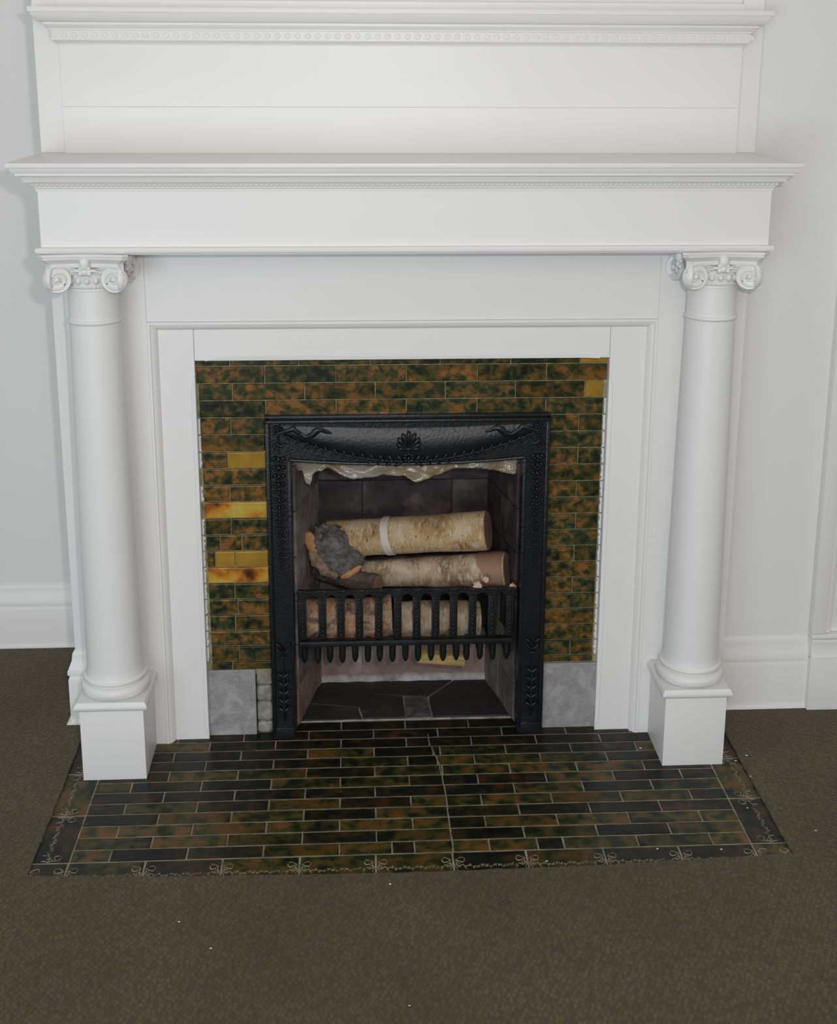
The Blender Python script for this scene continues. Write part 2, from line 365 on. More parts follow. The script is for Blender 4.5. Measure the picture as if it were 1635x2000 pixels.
LM = {8: ['tile_amber'], 11: ['tile', 'tile_gold', 'tile_gold'], 12: ['tile_amber'], 5: ['tile', 'tile_gold']}
RJ = {3: [.493], 5: [.494], 7: [.493], 9: [.494], 11: [.493], 13: [.491], 17: [.491]}
for k in range(3, 18):
    le = -.364 + .006 * (k - 3) / 14; rx = .5475 - .002 * (k - 3) / 14
    xs = [le] + LJ.get(k, []) + [FL - .001]; row(xs, Z[k + 1], Z[k], LM.get(k, [mt() for _ in xs]))
    xs = [FR + .001] + RJ.get(k, []) + [rx]; row(xs, Z[k + 1], Z[k], [mt() for _ in xs])
row([-.358, -.31, FL - .001], .168, Z[18]); row([FR, .546], .171, Z[18])
# white paint smeared over the grout beside the casing
for side, xa in ((-1, -.3685), (1, .5535)):
    for k in range(2 if side > 0 else 3, 18):
        z0, z1 = Z[k + 1] + .002, Z[k] - .002; n = 7; vs = []; m = MB()
        wd = .010 if side < 0 else .0105
        if side < 0 and k in (6, 8): continue
        for i in range(n):
            z = z0 + (z1 - z0) * i / (n - 1); q = wd * (.45 + .55 * noise.noise((k * 3.1 + i * .9, side, 0)) ** 1) if True else 0
            q = max(.0015, q if k > 2 else q * .7)
            vs += [(xa, GY - .0035, z), (xa - side * q, GY - .0035, z), (xa - side * q, GY + .002, z), (xa, GY + .002, z)]
        fs = []
        for i in range(n - 1):
            for j in range(4): fs.append((i * 4 + j, i * 4 + (j + 1) % 4, i * 4 + 4 + (j + 1) % 4, i * 4 + 4 + j))
        fs += [(0, 1, 2, 3), tuple((n - 1) * 4 + j for j in (3, 2, 1, 0))]
        m.add(vs, fs).build('paint_smear', M['plaster'], TS)
# stone patches either side of the iron foot
def slab_bits(name, x0, x1, z0, z1, y, mat, label, cat):
    m = MB(); m.box(x0, x1, y, .10, z0, z1, .0015)
    return tag(m.build(name, M[mat]), label, cat)
slab_bits('stone_patch', -.3695, -.2570, 0, .169, .060, 'marble', 'grey marble slab patched in below the tiles, left of the iron frame', 'stone slab')
slab_bits('stone_patch', .4285, .5545, 0, .1695, .060, 'marble', 'grey marble slab patched in below the tiles, right of the iron frame', 'stone slab')
rb = thing('mortar_rubble', 'crumbly cream mortar and rubble column between left marble patch and iron frame', 'rubble', (-.237, .08, 0))
zz = 0
for i, hgt in enumerate((.030, .052, .042, .036)):
    m = MB(); bm = bmesh.new(); bmesh.ops.create_icosphere(bm, subdivisions=3, radius=1)
    for v in bm.verts:
        q = v.co.copy()
        for a in range(3): q[a] = math.copysign(abs(q[a]) ** .45, q[a])
        q = q * (1 + .10 * noise.noise(v.co * 2.3 + Vector((i * 7, 0, 0))))
        v.co = Vector((-.2370 + q.x * .0195, .082 + q.y * .017, zz + hgt / 2 + q.z * hgt * .51))
    bm.verts.index_update(); m.add([v.co for v in bm.verts], [[v.index for v in f.verts] for f in bm.faces]); bm.free()
    m.build('rubble_stone', M['rubble'], rb, smooth=True, angle=60); zz += hgt
# ------------------------------------------------------------------ hearth
HE = thing('hearth', 'dark glazed brick-shaped tile hearth set into the carpet before the fireplace', 'hearth', (.098, -.17, 0))
m = MB(); m.box(-.675, .868, -.50, .111, -.0115, -.0010); m.build('grout', M['hgrout'], HE)
HP = .1541; HR = .0401; H0 = .110
BL, BR = -.597, .793
CK = [(.151, .06), (.152, .006), (.158, -.028), (.169, -.083), (.174, -.166), (.176, -.225), (.176, -.281), (.176, -.336), (.178, -.380), (.174, -.42), (.174, -.47)]
def ckx(y):
    for (xa, ya), (xb, yb2) in zip(CK, CK[1:]):
        if yb2 <= y <= ya: return xa + (xb - xa) * (ya - y) / (ya - yb2)
    return CK[0][0] if y > 0 else CK[-1][0]
crack = [ckx(H0 - HR * (j + .5)) for j in range(13)]
for j in range(0, 13):
    y1 = H0 - HR * j; y0 = y1 - HR
    off = -.056 + (0 if j % 2 == 0 else HP / 2)
    a, b = BL, BR
    if j == -1: a, b = -.155, .362; y1 = H0 + .012
    js = [off + k * HP for k in range(-6, 8)]; js = [x for x in js if a + .012 < x < b - .012]
    if j >= 2 and min(abs(crack[j] - q) for q in js) > .012: js.append(crack[j]); js.sort()
    if j == 12: js = sorted(js + [.052, .352])
    xs = [a] + js + [b]
    for i in range(len(xs) - 1):
        p = .12 + .045 * j
        place('tile', tmesh(xs[i + 1] - xs[i] - random.uniform(.0014, .0022), y1 - y0 - random.uniform(.0012, .0022), 'tile_olive' if random.random() < p else 'tile_dark'), HE, ((xs[i] + xs[i + 1]) / 2, (y0 + y1) / 2, -.006), (-PI / 2 + random.uniform(-.005, .005), random.uniform(-.003, .003), 0))
# border tiles with embossed ribbon bows
def bow(w):
    """embossed half bows at both ends of a border tile and a small garland between, face -Y, local x along tile"""
    m = MB(); r = .0010; y = -.0062
    for s in (-1, 1):
        e = s * (w / 2 - .004)
        pts = [(e - s * (.001 + .018 * math.sin(q) ), y, .008 + .013 * math.sin(2 * q) * .6 + .004) for q in [i * PI / 9 for i in range(10)]]
        m.tube(pts, r, 5)
        pts = [(e - s * (.002 + .020 * i / 6), y, -.002 - .006 * math.sin(i * 1.25) - .012 * i / 6) for i in range(7)]
        m.tube(pts, r, 5)
        pts = [(e - s * .001, y, .010 - .030 * i / 6) for i in range(7)]
        m.tube([(p[0] - s * .002 * math.sin(i * 1.5), p[1], p[2]) for i, p in enumerate(pts)], r, 5)
        pts = [(e - s * (.005 + .004 * math.cos(q)), y, -.002 + .004 * math.sin(q)) for q in [i * PI / 5 for i in range(11)]]
        m.tube(pts, r * .8, 5)
    n = int(w / .011)
    for i in range(n):
        x = -w / 2 + .024 + (w - .048) * i / max(1, n - 1)
        for q in range(3):
            a = q * 2.1 + i; cx, cz = x + .0025 * math.cos(a), -.009 + .0028 * math.sin(a) + .003 * math.sin(i * 1.9)
            m.tube([(cx + .0022 * math.cos(a + k * 1.1), y, cz + .0022 * math.sin(a + k * 1.1)) for k in range(5)], r * .65, 4)
    return m
BW = {}
def border(x, y, w, d, rz, mat):
    o = place('border_tile', tmesh(w - .003, d - .003, mat), HE, (x, y, -.006), (-PI / 2, 0, rz))
    k = round(w, 3)
    if k not in BW: BW[k] = bow(w).mesh('embossed_bow', M['worn'], True, 80)
    e = bpy.data.objects.new('embossed_bow', BW[k]); C.objects.link(e); e.parent = o; return o
yb = H0 - HR * 13; D = .076
bx = [-.672, -.597, -.444, -.290, -.135, .018, .174, .324, .483, .639, .793, .868]
for i in range(len(bx) - 1):
    w_ = bx[i + 1] - bx[i]
    border((bx[i] + bx[i + 1]) / 2, yb - D / 2, w_, D, 0, random.choice(['tile_olive', 'tile_olive', 'tile_dark']))
for s, xc in ((-1, -.634), (1, .8305)):
    y = yb
    for k in range(4):
        w_ = .160 if k < 3 else .06
        border(xc, y + w_ / 2, w_, D, PI / 2 * s, ['tile_dark', 'tile_olive', 'tile_dark', 'tile_dark'][k]); y += w_
# crack running across the hearth
m = MB(); pts = []
for i in range(40):
    y = .045 - .455 * i / 39; pts.append((ckx(y) + .0025 * noise.noise((i * .8, 0, 3)), y, .0002))
m.tube(pts, [.0010 + .0009 * abs(noise.noise((i * .5, 2, 2))) for i in range(40)], 4, .3); m.build('crack_filler', M['hgrout'], HE)
# ------------------------------------------------------------------ fire box
FB = thing('firebox', 'soot blackened brick firebox recess behind the iron frame', 'firebox', (.10, .20, 0))
bl, br_, fyy, by = -.1130, .3190, .085, .315
fl, fr = -.1640, .3680
m = MB()
def quadbox(m, a, b, z0, z1, th):
    """upright slab from a to b (xy) thickness th behind its right-hand normal"""
    a = Vector(a); b = Vector(b); d = (b - a).normalized(); n = Vector((-d.y, d.x)) * th
    P = [a, b, b + n, a + n]; m.add([(p.x, p.y, z) for z in (z0, z1) for p in P], [(0, 1, 2, 3), (4, 7, 6, 5), (0, 4, 5, 1), (1, 5, 6, 2), (2, 6, 7, 3), (3, 7, 4, 0)])
for z0_, z1_, mt_ in ((-.01, .118, 'mortar'), (.118, .76, 'mortar_soot')):
    m = MB()
    quadbox(m, (fl, fyy), (bl, by), z0_, z1_, .03); quadbox(m, (bl, by), (br_, by), z0_, z1_, .03); quadbox(m, (br_, by), (fr, fyy), z0_, z1_, .03)
    if z0_ > 0: m.box(-.19, .39, .07, .36, .745, .765)  # unseen panel added to close the top against light leaks
    m.build('mortar_lining', M[mt_], FB)
def brick_wall(a, b, n, flip):
    a = Vector(a); b = Vector(b); L = (b - a).length; d = (b - a) / L; nr = Vector((d.y, -d.x)); ang = math.atan2(d.y, d.x)
    z = .005; k = 0; bw = .225
    while z < .735:
        h = .098 if k == 0 else .112; h = min(h, .742 - z); x = 0; first = bw if (k + flip) % 2 else bw / 2
        while x < L - .004:
            x1 = min(L, x + first); first = bw
            q = random.random(); mat = 'brick_pink' if k == 0 and flip != 2 else 'brick_ash' if flip == 1 and k < 5 else ('brick_clean' if (k < 3 and q < .8) or (flip == 1 and q < .75) else 'brick_soot')
            mm = MB(); mm.box(-(x1 - x) / 2 + .0018, (x1 - x) / 2 - .0018, -.005 - random.uniform(0, .0012), .004, -h / 2 + .0018, h / 2 - .0018, .0012)
            c2 = a + d * (x + x1) / 2
            place('brick', mm.mesh('brick', M[mat]), FB, (c2.x + nr.x * 0, c2.y + nr.y * 0, z + h / 2), (0, 0, ang)); x = x1
        z += h; k += 1
brick_wall((bl, by), (br_, by), 2, 0); brick_wall((fl + .002, fyy + .004), (bl, by), 1, 1); brick_wall((br_, by), (fr - .002, fyy + .004), 1, 2)
# ash ledge along the back
m = MB(); n = 40
m2 = []
for i in range(n + 1):
    x = bl + .004 + (br_ - bl - .008) * i / n; r = .016 + .004 * noise.noise((x * 30, 0, 0)); m2.append((x, by - .002, .006, r))
m.tube([(a, b, c) for a, b, c, r in m2], [r for *_, r in m2], 8); m.build('ash_ledge', M['mortar'], FB, smooth=True, angle=60)
# floor slabs
slabs = [[(-.16, .1135), (-.005, .1135), (-.015, .165), (-.13, .235)], [(-.15, .195), (-.016, .168), (.07, .300), (-.108, .300)], [(-.002, .1135), (.10, .1135), (.098, .215), (.020, .228), (-.012, .172)],
         [(.102, .1135), (.165, .1135), (.160, .212), (.101, .215)], [(.022, .232), (.16, .216), (.23, .300), (.074, .300)], [(.168, .1135), (.362, .1135), (.345, .19), (.163, .19)], [(.163, .193), (.342, .193), (.315, .300), (.235, .300), (.164, .216)]]
for i, pl in enumerate(slabs):
    mm = MB(); c = Vector((sum(p[0] for p in pl) / len(pl), sum(p[1] for p in pl) / len(pl))); q = [c + (Vector(p) - c) * .992 for p in pl]; n = len(q)
    zt = .004 + .0012 * (i % 3)
    mm.add([(p.x, p.y, 0) for p in q] + [(p.x, p.y, zt - .001) for p in q] + [((c + (p - c) * .985).x, (c + (p - c) * .985).y, zt) for p in q],
           [tuple(range(n))[::-1], tuple(2 * n + k for k in range(n))] + [(k, (k + 1) % n, n + (k + 1) % n, n + k) for k in range(n)] + [(n + k, n + (k + 1) % n, 2 * n + (k + 1) % n, 2 * n + k) for k in range(n)])
    mm.build('floor_slab', M['slab_grey' if i == 3 else 'slab'], FB)
m = MB(); m.box(-.165, .368, .1125, .31, -.004, .0016); m.build('mortar_bed', M['mortar'], FB)
m = MB(); m.tube([(-.05 + .40 * i / 20, .1125 + .0015 * noise.noise((i * .7, 0, 0)), .0015) for i in range(21)], .0022, 6, .5); m.build('mortar_edge', M['mortar'], FB)
# ------------------------------------------------------------------ iron frame
IF = thing('iron_fireplace_frame', 'black cast iron fireplace front with garland, shell and ribbon ornament', 'fireplace insert', (.1035, .06, 0))
OX0, OX1, OZ = -.2175, .4240, .7875; IX0, IX1 = -.1635, .3660; IY = .036
def hb(x):
    k = (x - .1012) / .265; return .678 + .0125 * k * k
m = MB(); n = 30
hx = [IX0 + (IX1 - IX0) * i / n for i in range(n + 1)]
for y0, y1 in ((IY + .006, .068),):
    m.box(OX0 + .004, IX0, y0, y1, 0, OZ - .004, .001); m.box(IX1, OX1 - .004, y0, y1, 0, OZ - .004, .001)
    vs = []
    for x in hx: vs += [(x, y0, hb(x)), (x, y0, OZ - .004), (x, y1, hb(x)), (x, y1, OZ - .004)]
    fs = []
    for i in range(n):
        a = i * 4; fs += [(a, a + 4, a + 5, a + 1), (a + 2, a + 3, a + 7, a + 6), (a, a + 2, a + 6, a + 4), (a + 1, a + 5, a + 7, a + 3)]
    m.add(vs, fs)
m.build('frame_plate', M['iron'], IF)
m = MB()                                                       # outer rim
m.box(OX0, OX0 + .010, IY - .002, .068, 0, OZ, .003); m.box(OX1 - .010, OX1, IY - .002, .068, 0, OZ, .003); m.box(OX0, OX1, IY - .004, .068, OZ - .008, OZ, .003)
m.box(OX0 - .001, OX1 + .001, IY + .012, .070, OZ - .002, OZ + .006, .002)
m.build('outer_rim', M['iron'], IF, smooth=True)
m = MB()                                                       # inner rim
m.tube([(x, IY + .004, hb(x) + .003) for x in hx], .0036, 8)
for s, x in ((1, IX0), (-1, IX1)):
    m.box(min(x - s * .006, x + s * .002), max(x - s * .006, x + s * .002), IY + .002, .100, .012, .690, .002)
m.build('inner_rim', M['iron'], IF, smooth=True)
# concave arched field of the header
m = MB(); nx, nz = 36, 8; vs = []; fs = []
def gar(x):                                                    # garland height
    k = abs(x - .1035) / .288; return .688 + .066 * k ** 1.9
for i in range(nx + 1):
    x = -.176 + .559 * i / nx
    for j in range(nz + 1):
        q = j / nz; z = gar(x) + (OZ - .010 - gar(x)) * q; vs.append((x, IY + .0065 - .0105 * math.sin(PI * min(1, q + .12)) * (1 - (abs(x - .1035) / .29) ** 4), z))
for i in range(nx):
    for j in range(nz):
        a = i * (nz + 1) + j; fs.append((a, a + nz + 1, a + nz + 2, a + 1))
m.add(vs, fs).build('swelled_field', M['iron'], IF, smooth=True, angle=80)
m = MB()                                                       # garland: cord with leaf knots
gx = [-.178 + .563 * i / 60 for i in range(61)]
m.tube([(x, IY + .001, gar(x)) for x in gx], .0022, 6)
for i in range(27):
    x = -.165 + .537 * i / 26
    if abs(x - .1035) < .014: continue
    s = 1 if x > .1035 else -1; big = 1.45 - .85 * (abs(x - .1035) / .29); z = gar(x)
    m.blob((x, IY - .003, z + .006 * big), .006 * big, (.55, .7, 1.25), rot=s * .5); m.blob((x + s * .004, IY - .002, z - .004 * big), .0052 * big, (1.3, .7, .5), rot=s * .6)
    m.blob((x - s * .003, IY - .004, z + .0005), .0034 * big + .0006, (1, .8, 1))
m.build('garland', M['iron'], IF, smooth=True, angle=80)
m = MB(); cx, cz = .1035, .7175                                 # shell
for k in range(9):
    a = (k - 4) * .36; L = .044 - .0024 * abs(k - 4) ** 1.5; pts = [(cx + math.sin(a) * L * q, IY - .004 - .0035 * math.sin(q * 2.6), cz + math.cos(a) * L * q) for q in (.15, .4, .65, .85, 1)]
    m.tube(pts, [.0014, .0030, .0046, .0054, .0026], 8, .8, up=(0, 1, 0))
m.blob((cx, IY - .004, cz + .001), .007, (1.5, .6, .7)); m.build('shell', M['iron'], IF, smooth=True, angle=80)
m = MB(); cz = .697                                            # rosette
for k in range(8): m.blob((cx + .009 * math.cos(k * PI / 4), IY - .003, cz + .009 * math.sin(k * PI / 4)), .0046, (1, .7, 1))
m.blob((cx, IY - .005, cz), .0052); m.build('rosette', M['iron'], IF, smooth=True, angle=80)
for s in (-1, 1):                                              # ribbons in the upper corners
    m = MB(); X = lambda d: .1035 + s * d
    m.tube([(X(.292), IY - .002, .757), (X(.272), IY - .003, .764), (X(.258), IY - .004, .768), (X(.246), IY - .002, .758), (X(.232), IY - .001, .748), (X(.218), IY - .003, .752), (X(.206), IY - .005, .764), (X(.196), IY - .003, .766), (X(.184), IY - .001, .760), (X(.172), IY - .001, .756)], [.003, .0045, .0068, .0045, .005, .0075, .0080, .005, .0045, .0015], 8, .45, up=(0, 1, 0))
    m.build('ribbon', M['iron'], IF, smooth=True, angle=80)
    m = MB()
    for k in range(16):
        a = k * 2.4; r = .0025 * math.sqrt(k) + .001; m.blob((X(.293) + r * math.cos(a), IY - .001, .764 + r * math.sin(a)), .0032)
    m.tube([(X(.300), IY - .001, .722), (X(.303), IY - .003, .732), (X(.296), IY - .003, .738), (X(.291), IY - .003, .731), (X(.284), IY - .003, .728), (X(.279), IY - .001, .733)], .0028, 7)
    for k in range(5): m.blob((X(.293), IY - .001, .752 - .006 * k - (.012 if k > 2 else 0)), .0032)
    m.build('corner_cluster', M['iron'], IF, smooth=True, angle=80)
    xc = X(.2925); m = MB()                                     # bell-flower drop on each leg
    z = .700; k = 0
    while z > .452:
        f = 1 - .55 * (.700 - z) / .25
        for q in (-1, 1):
            m.blob((xc + q * .0105 * f, IY + .001, z - .002), .0062 * f, (1.2, .75, .6), rot=q * .7)
            m.blob((xc + q * .0065 * f, IY + .0005, z - .008), .0045 * f, (.7, .75, 1.2), rot=-q * .4)
        m.blob((xc, IY - .002, z - .003), .0052 * f, (.9, .8, 1.2)); m.blob((xc, IY - .001, z - .0115), .003 * f)
        z -= .0195 * (f * .6 + .4) + .001; k += 1
    for k in range(4): m.blob((xc, IY, .446 - .006 * k), .0028 - .0004 * k)
    m.build('bellflower_drop', M['iron'], IF, smooth=True, angle=80)
    m = MB()                                                   # leaf spray at the foot
    for q in (-1, 1):
        m.tube([(xc, IY, .225), (xc + q * .006, IY - .003, .240), (xc + q * .014, IY - .003, .2475), (xc + q * .018, IY + .001, .243)], [.002, .003, .0035, .002], 7)
        m.tube([(xc, IY, .222), (xc + q * .009, IY - .002, .226), (xc + q * .014, IY, .234)], [.002, .003, .0015], 7)
        for k, z in enumerate((.166, .144, .122, .100, .078)):
            m.tube([(xc, IY - .002, z - .006), (xc + q * .007, IY - .0035, z + .002), (xc + q * .015, IY, z + .007)], [.0035, .0042, .0015], 7)
    m.tube([(xc, IY, .205), (xc, IY - .002, .17), (xc, IY - .003, .09), (xc, IY - .002, .056), (xc, IY, .046)], [.0012, .003, .0042, .0042, .001], 7)
    m.blob((xc, IY - .001, .213), .0045, (2, .8, .5)); m.build('leaf_spray', M['iron'], IF, smooth=True, angle=80)
    m = MB(); m.box(xc - .023, xc + .023, IY - .001, .05, 0, .030, .002); m.box(xc - .021, xc + .021, IY + .001, .05, .030, .034, .001); m.build('foot', M['iron'], IF, smooth=True)
# ------------------------------------------------------------------ basket grate
GT = thing('basket_grate', 'black cast iron basket grate of beaded slats holding the logs', 'grate', (.10, .08, .14))
GYY = .066; sx = [at(x, 1200, GYY).x for x in (591, 630, 666, 702, 740, 777, 814, 851, 886, 923, 961, 996)]
sl = MB(); pts = [(-.0098, .243), (-.0098, .348), (.0098, .348), (.0098, .243)]
sl.box(-.0092, .0092, -.004, .005, -.058, .050, .0015)
slm = sl.mesh('slat', M['iron_grate'], True)
bd = MB()
for k in range(9): bd.blob((0, -.0045, .042 - .0112 * k), .0046, (1.15, .6, .75))
bdm = bd.mesh('beading', M['iron_grate'], True, 80)
for x in sx:
    o = place('slat', slm, GT, (x, GYY, .300)); e = bpy.data.objects.new('beading', bdm); C.objects.link(e); e.parent = o
m = MB()                                                       # top rail with arched openings
for i in range(len(sx)):
    m.box(sx[i] - .0105, sx[i] + .0105, GYY - .005, GYY + .006, .345, .3665, .002)
    if i < len(sx) - 1:
        a, b = sx[i] + .0085, sx[i + 1] - .0085; n = 8; vs = []
        for k in range(n + 1):
            q = k / n; x = a + (b - a) * q; z = .338 + .0165 * math.sqrt(max(0, 1 - (2 * q - 1) ** 2))
            vs += [(x, GYY - .004, z), (x, GYY - .004, .3655), (x, GYY + .005, z), (x, GYY + .005, .3655)]
        fs = []
        for k in range(n):
            c = k * 4; fs += [(c, c + 4, c + 5, c + 1), (c + 2, c + 3, c + 7, c + 6), (c, c + 2, c + 6, c + 4), (c + 1, c + 5, c + 7, c + 3)]
        m.add(vs, fs)
m.build('top_rail', M['iron_grate'], GT)
m = MB()
for i in range(48):
    x = sx[0] - .010 + (sx[-1] - sx[0] + .020) * i / 47
    m.blob((x, GYY - .004, .3615 + .0022 * math.sin(i * PI / 2)), .0036, (1.1, .7, .9))
    if i % 4 != 0: m.blob((x, GYY - .004, .3545), .0022)
m.build('rail_beading', M['iron_grate'], GT, smooth=True, angle=80)
m = MB(); m.box(-.152, .352, GYY - .012, GYY + .010, .226, .240, .003); m.build('bottom_rail', M['iron_grate'], GT, smooth=True)
tx = [at(x, 1280, .08).x for x in (595, 621, 645, 669, 694, 719, 742, 767, 792, 817, 842, 866, 891, 912, 937, 963, 989)]
for i, x in enumerate(tx):
    lo = i % 2; y = .078 if not lo else .090
    m = MB(); zb = .1665 if lo else .176
    m.tube([(x, y, .232), (x, y, zb + .020), (x, y, zb + .010), (x, y, zb + .004), (x, y, zb)], [.0078, .0078, .0072, .0050, .001], 12, 1.0)
    m.build('tooth', M['iron_grate'], GT, smooth=True, angle=60)
    m = MB(); m.box(x - .0035, x + .0035, y, .262, .174 + (0 if lo else .0), .184, .001); m.build('floor_bar', M['iron_grate'], GT)
m = MB(); m.box(-.135, .335, .255, .265, .172, .186, .002); m.box(-.135, .335, .262, .268, .172, .26, .002)
m.build('back_bar', M['iron_grate'], GT)
m = MB(); 
for x, s in ((-.150, 1), (.352, -1)): m.box(x - .004, x + .004, GYY, .09, .20, .355, .001)
m.build('side_hook', M['iron_grate'], GT)
# ------------------------------------------------------------------ logs
def log(name, a, b, r0, r1, mat, label, seed, wob=.05, endmat='cut', bend=0.0, n=40, s=28, caps=(1, 1), lump=None):
    a = Vector(a); b = Vector(b); L = (b - a).length; root = thing(name, label, 'log', a, 'firewood')
    root['group'] = 'logs in the basket grate'
    root.location = (a + b) / 2; d = (b - a).normalized(); rot = d.to_track_quat('X', 'Z')
    m = MB(); vs = []; fs = []
    for i in range(n + 1):
        q = i / n; r = r0 + (r1 - r0) * q
        for k in range(s):
            t_ = 2 * PI * k / s; nz = noise.noise((q * L * 14 + seed, math.cos(t_) * 1.1, math.sin(t_) * 1.1)); n2 = noise.noise((q * L * 60 + seed, math.cos(t_) * 3, math.sin(t_) * 3))
            rr = r * (1 + wob * nz + wob * .35 * n2)
            if lump: rr *= lump(q, t_)
            vs.append((-L / 2 + L * q, rr * math.cos(t_), rr * math.sin(t_) + bend * math.sin(PI * q)))
    for i in range(n):
        for k in range(s):
            l = (k + 1) % s; fs.append((i * s + k, i * s + l, (i + 1) * s + l, (i + 1) * s + k))
    m.add(vs, fs); o = m.build('bark', M[mat], None, smooth=True, angle=70); o.parent = root; o.rotation_mode = 'QUATERNION'; o.rotation_quaternion = rot
    for side, idx in ((0, 0), (1, n)):
        if not caps[side]: continue
        m = MB(); ring = [Vector(vs[idx * s + k]) for k in range(s)]; c = sum(ring, Vector()) / s; sg = -1 if side == 0 else 1
        V = [c + (p - c) * .965 + Vector((sg * .0010, 0, 0)) for p in ring] + [c + (p - c) * .965 - Vector((sg * .004, 0, 0)) for p in ring]
        m.add(V, [tuple(range(s)), tuple(range(s, 2 * s))[::-1]] + [(k, (k + 1) % s, s + (k + 1) % s, s + k) for k in range(s)])
        o = m.build('cut_end', M[endmat]); o.parent = root; o.rotation_mode = 'QUATERNION'; o.rotation_quaternion = rot
    return root, rot
R1, q1 = log('birch_log', (-.085, .238, .424), (.296, .125, .485), .043, .0465, 'bark_gold', 'thick golden birch log with smooth sawn right end, topmost in the grate', 3, .045, lump=lambda q, t: 1 + .10 * max(0, .3 - q) * math.sin(t * 2))
m = MB(); ring = []                                           # paper-white band round the log
for i in range(5):
    ring.append(i)
vs = []; fs = []; S = 28
for i, x in enumerate((-.052, -.047, -.042, -.037, -.033)):
    for k in range(S):
        t_ = 2 * PI * k / S; r = .0466 + (.0010 if i in (1, 3) else 0) + .0016 * noise.noise((i, math.cos(t_) * 2, math.sin(t_) * 2)); vs.append((x + .008 * math.sin(t_) * -.5, r * math.cos(t_), r * math.sin(t_)))
for i in range(4):
    for k in range(S): l = (k + 1) % S; fs.append((i * S + k, i * S + l, (i + 1) * S + l, (i + 1) * S + k))
o = m.add(vs, fs).build('peeled_band', NT('pale_inner_bark').fin((.60, .52, .48), .7), None, smooth=True, angle=80); o.parent = R1; o.rotation_mode = 'QUATERNION'; o.rotation_quaternion = q1
# gnarled grey burl forming the left end
bm = bmesh.new(); bmesh.ops.create_icosphere(bm, subdivisions=5, radius=1)
for v in bm.verts:
    p = v.co.copy(); k = .90 + .20 * noise.noise(p * 1.6 + Vector((5, 2, 1))) + .11 * noise.noise(p * 5) + .10 * noise.noise(Vector((p.x * 4, p.y * 14, p.z * 14))) + .04 * noise.noise(p * 25)
    p = Vector((p.x * .080, p.y * .056, p.z * .064)) * k
    p = Matrix.Rotation(.55, 3, 'Y') @ p
    if p.x < -.052: p.x = -.052 + (p.x + .052) * .3
    v.co = p
m = MB(); bm.verts.index_update(); m.add([v.co for v in bm.verts], [[v.index for v in f.verts] for f in bm.faces]); bm.free()
BUR = m.build('gnarled_end', M['grey_wood'], R1, smooth=True, angle=60, loc=(-.066, .200, .409)); BUR['label'] = 'weathered grey gnarled burl end'
def rough_strip(name, mat, path, y, rad, parent, seed):
    P = [at(px, py, y) for px, py in path]; Q = []
    for a_, b_ in zip(P, P[1:]): Q += [a_.lerp(b_, k / 8) for k in range(8)]
    Q.append(P[-1]); n = len(Q); m = MB(); R_ = [rad * (.35 + .65 * math.sin(PI * min(1, (k + .6) / n * 1.0)) ** .6) for k in range(n)]
    m.tube(Q, R_, 14, 1.3)
    m.v = [tuple(Vector(v) + Vector((noise.noise(Vector(v) * 70 + Vector((seed, 0, 0))), noise.noise(Vector(v) * 70 + Vector((0, seed, 0))), noise.noise(Vector(v) * 90 + Vector((0, 0, seed))))) * rad * .55) for v in m.v]
    return m.build(name, M[mat], parent, smooth=True, angle=30)
rough_strip('torn_wood', 'orange_wood', [(603, 1040), (604, 1056), (610, 1078)], .168, .0105, R1, 1)
rough_strip('torn_wood', 'brown_wood', [(608, 1074), (619, 1095), (636, 1112), (660, 1124)], .165, .0125, R1, 9)
rough_strip('torn_wood', 'orange_wood', [(666, 1128), (684, 1121), (706, 1106)], .155, .0065, R1, 17)
R2, q2 = log('birch_log', (-.045, .242, .330), (.342, .115, .389), .030, .0415, 'bark_pale', 'peeling pale birch log with pinkish sawn end, lying under the golden one', 11, .07)
for (px, py, y, sc, rr) in ((1000, 1146, .072, .020, .9), (934, 1144, .070, .024, -.2), (948, 1132, .070, .018, .7)):
    c = at(px, py, y); m = MB(); vs = []; fs = []
    sc *= .8
    for i in range(9):
        a = -1.4 + i * .42; w_ = sc * (.55 + .12 * math.sin(i * 2))
        vs += [(-w_, -.35 * sc * math.cos(a), sc * .5 * math.sin(a)), (w_ * (1 - .08 * i), -.45 * sc * math.cos(a), sc * .55 * math.sin(a) + .001)]
    vs += [(x, y_ + .0012, z) for x, y_, z in vs]
    for i in range(8): fs += [(2 * i, 2 * i + 1, 2 * i + 3, 2 * i + 2), (18 + 2 * i, 18 + 2 * i + 2, 18 + 2 * i + 3, 18 + 2 * i + 1), (2 * i, 2 * i + 2, 20 + 2 * i, 18 + 2 * i), (2 * i + 1, 19 + 2 * i, 21 + 2 * i, 2 * i + 3)]
    fs += [(0, 18, 19, 1), (16, 17, 35, 34)]
    m.add(vs, fs); o = m.build('bark_curl', M['curl'], R2, smooth=True, loc=c, angle=80); o.rotation_euler = (0, rr, 0)
# exposed wood under the torn bark near its end: a bare sleeve
m = MB(); vs = []; fs = []
for i in range(6):
    for k in range(S):
        t_ = 2 * PI * k / S; edge = .150 + .012 * math.sin(t_ * 2 + 1) + .006 * noise.noise((math.cos(t_) * 3, math.sin(t_) * 3, 0)); x = edge + (.2015 - edge) * i / 5; r = .0440 * (1 + .01 * math.sin(t_ * 3))
        vs.append((x, r * math.cos(t_), r * math.sin(t_)))
for i in range(5):
    for k in range(S): l = (k + 1) % S; fs.append((i * S + k, i * S + l, (i + 1) * S + l, (i + 1) * S + k))
o = m.add(vs, fs).build('bare_wood', M['cut'], None, smooth=True, angle=80); o.parent = R2; o.rotation_mode = 'QUATERNION'; o.rotation_quaternion = q2
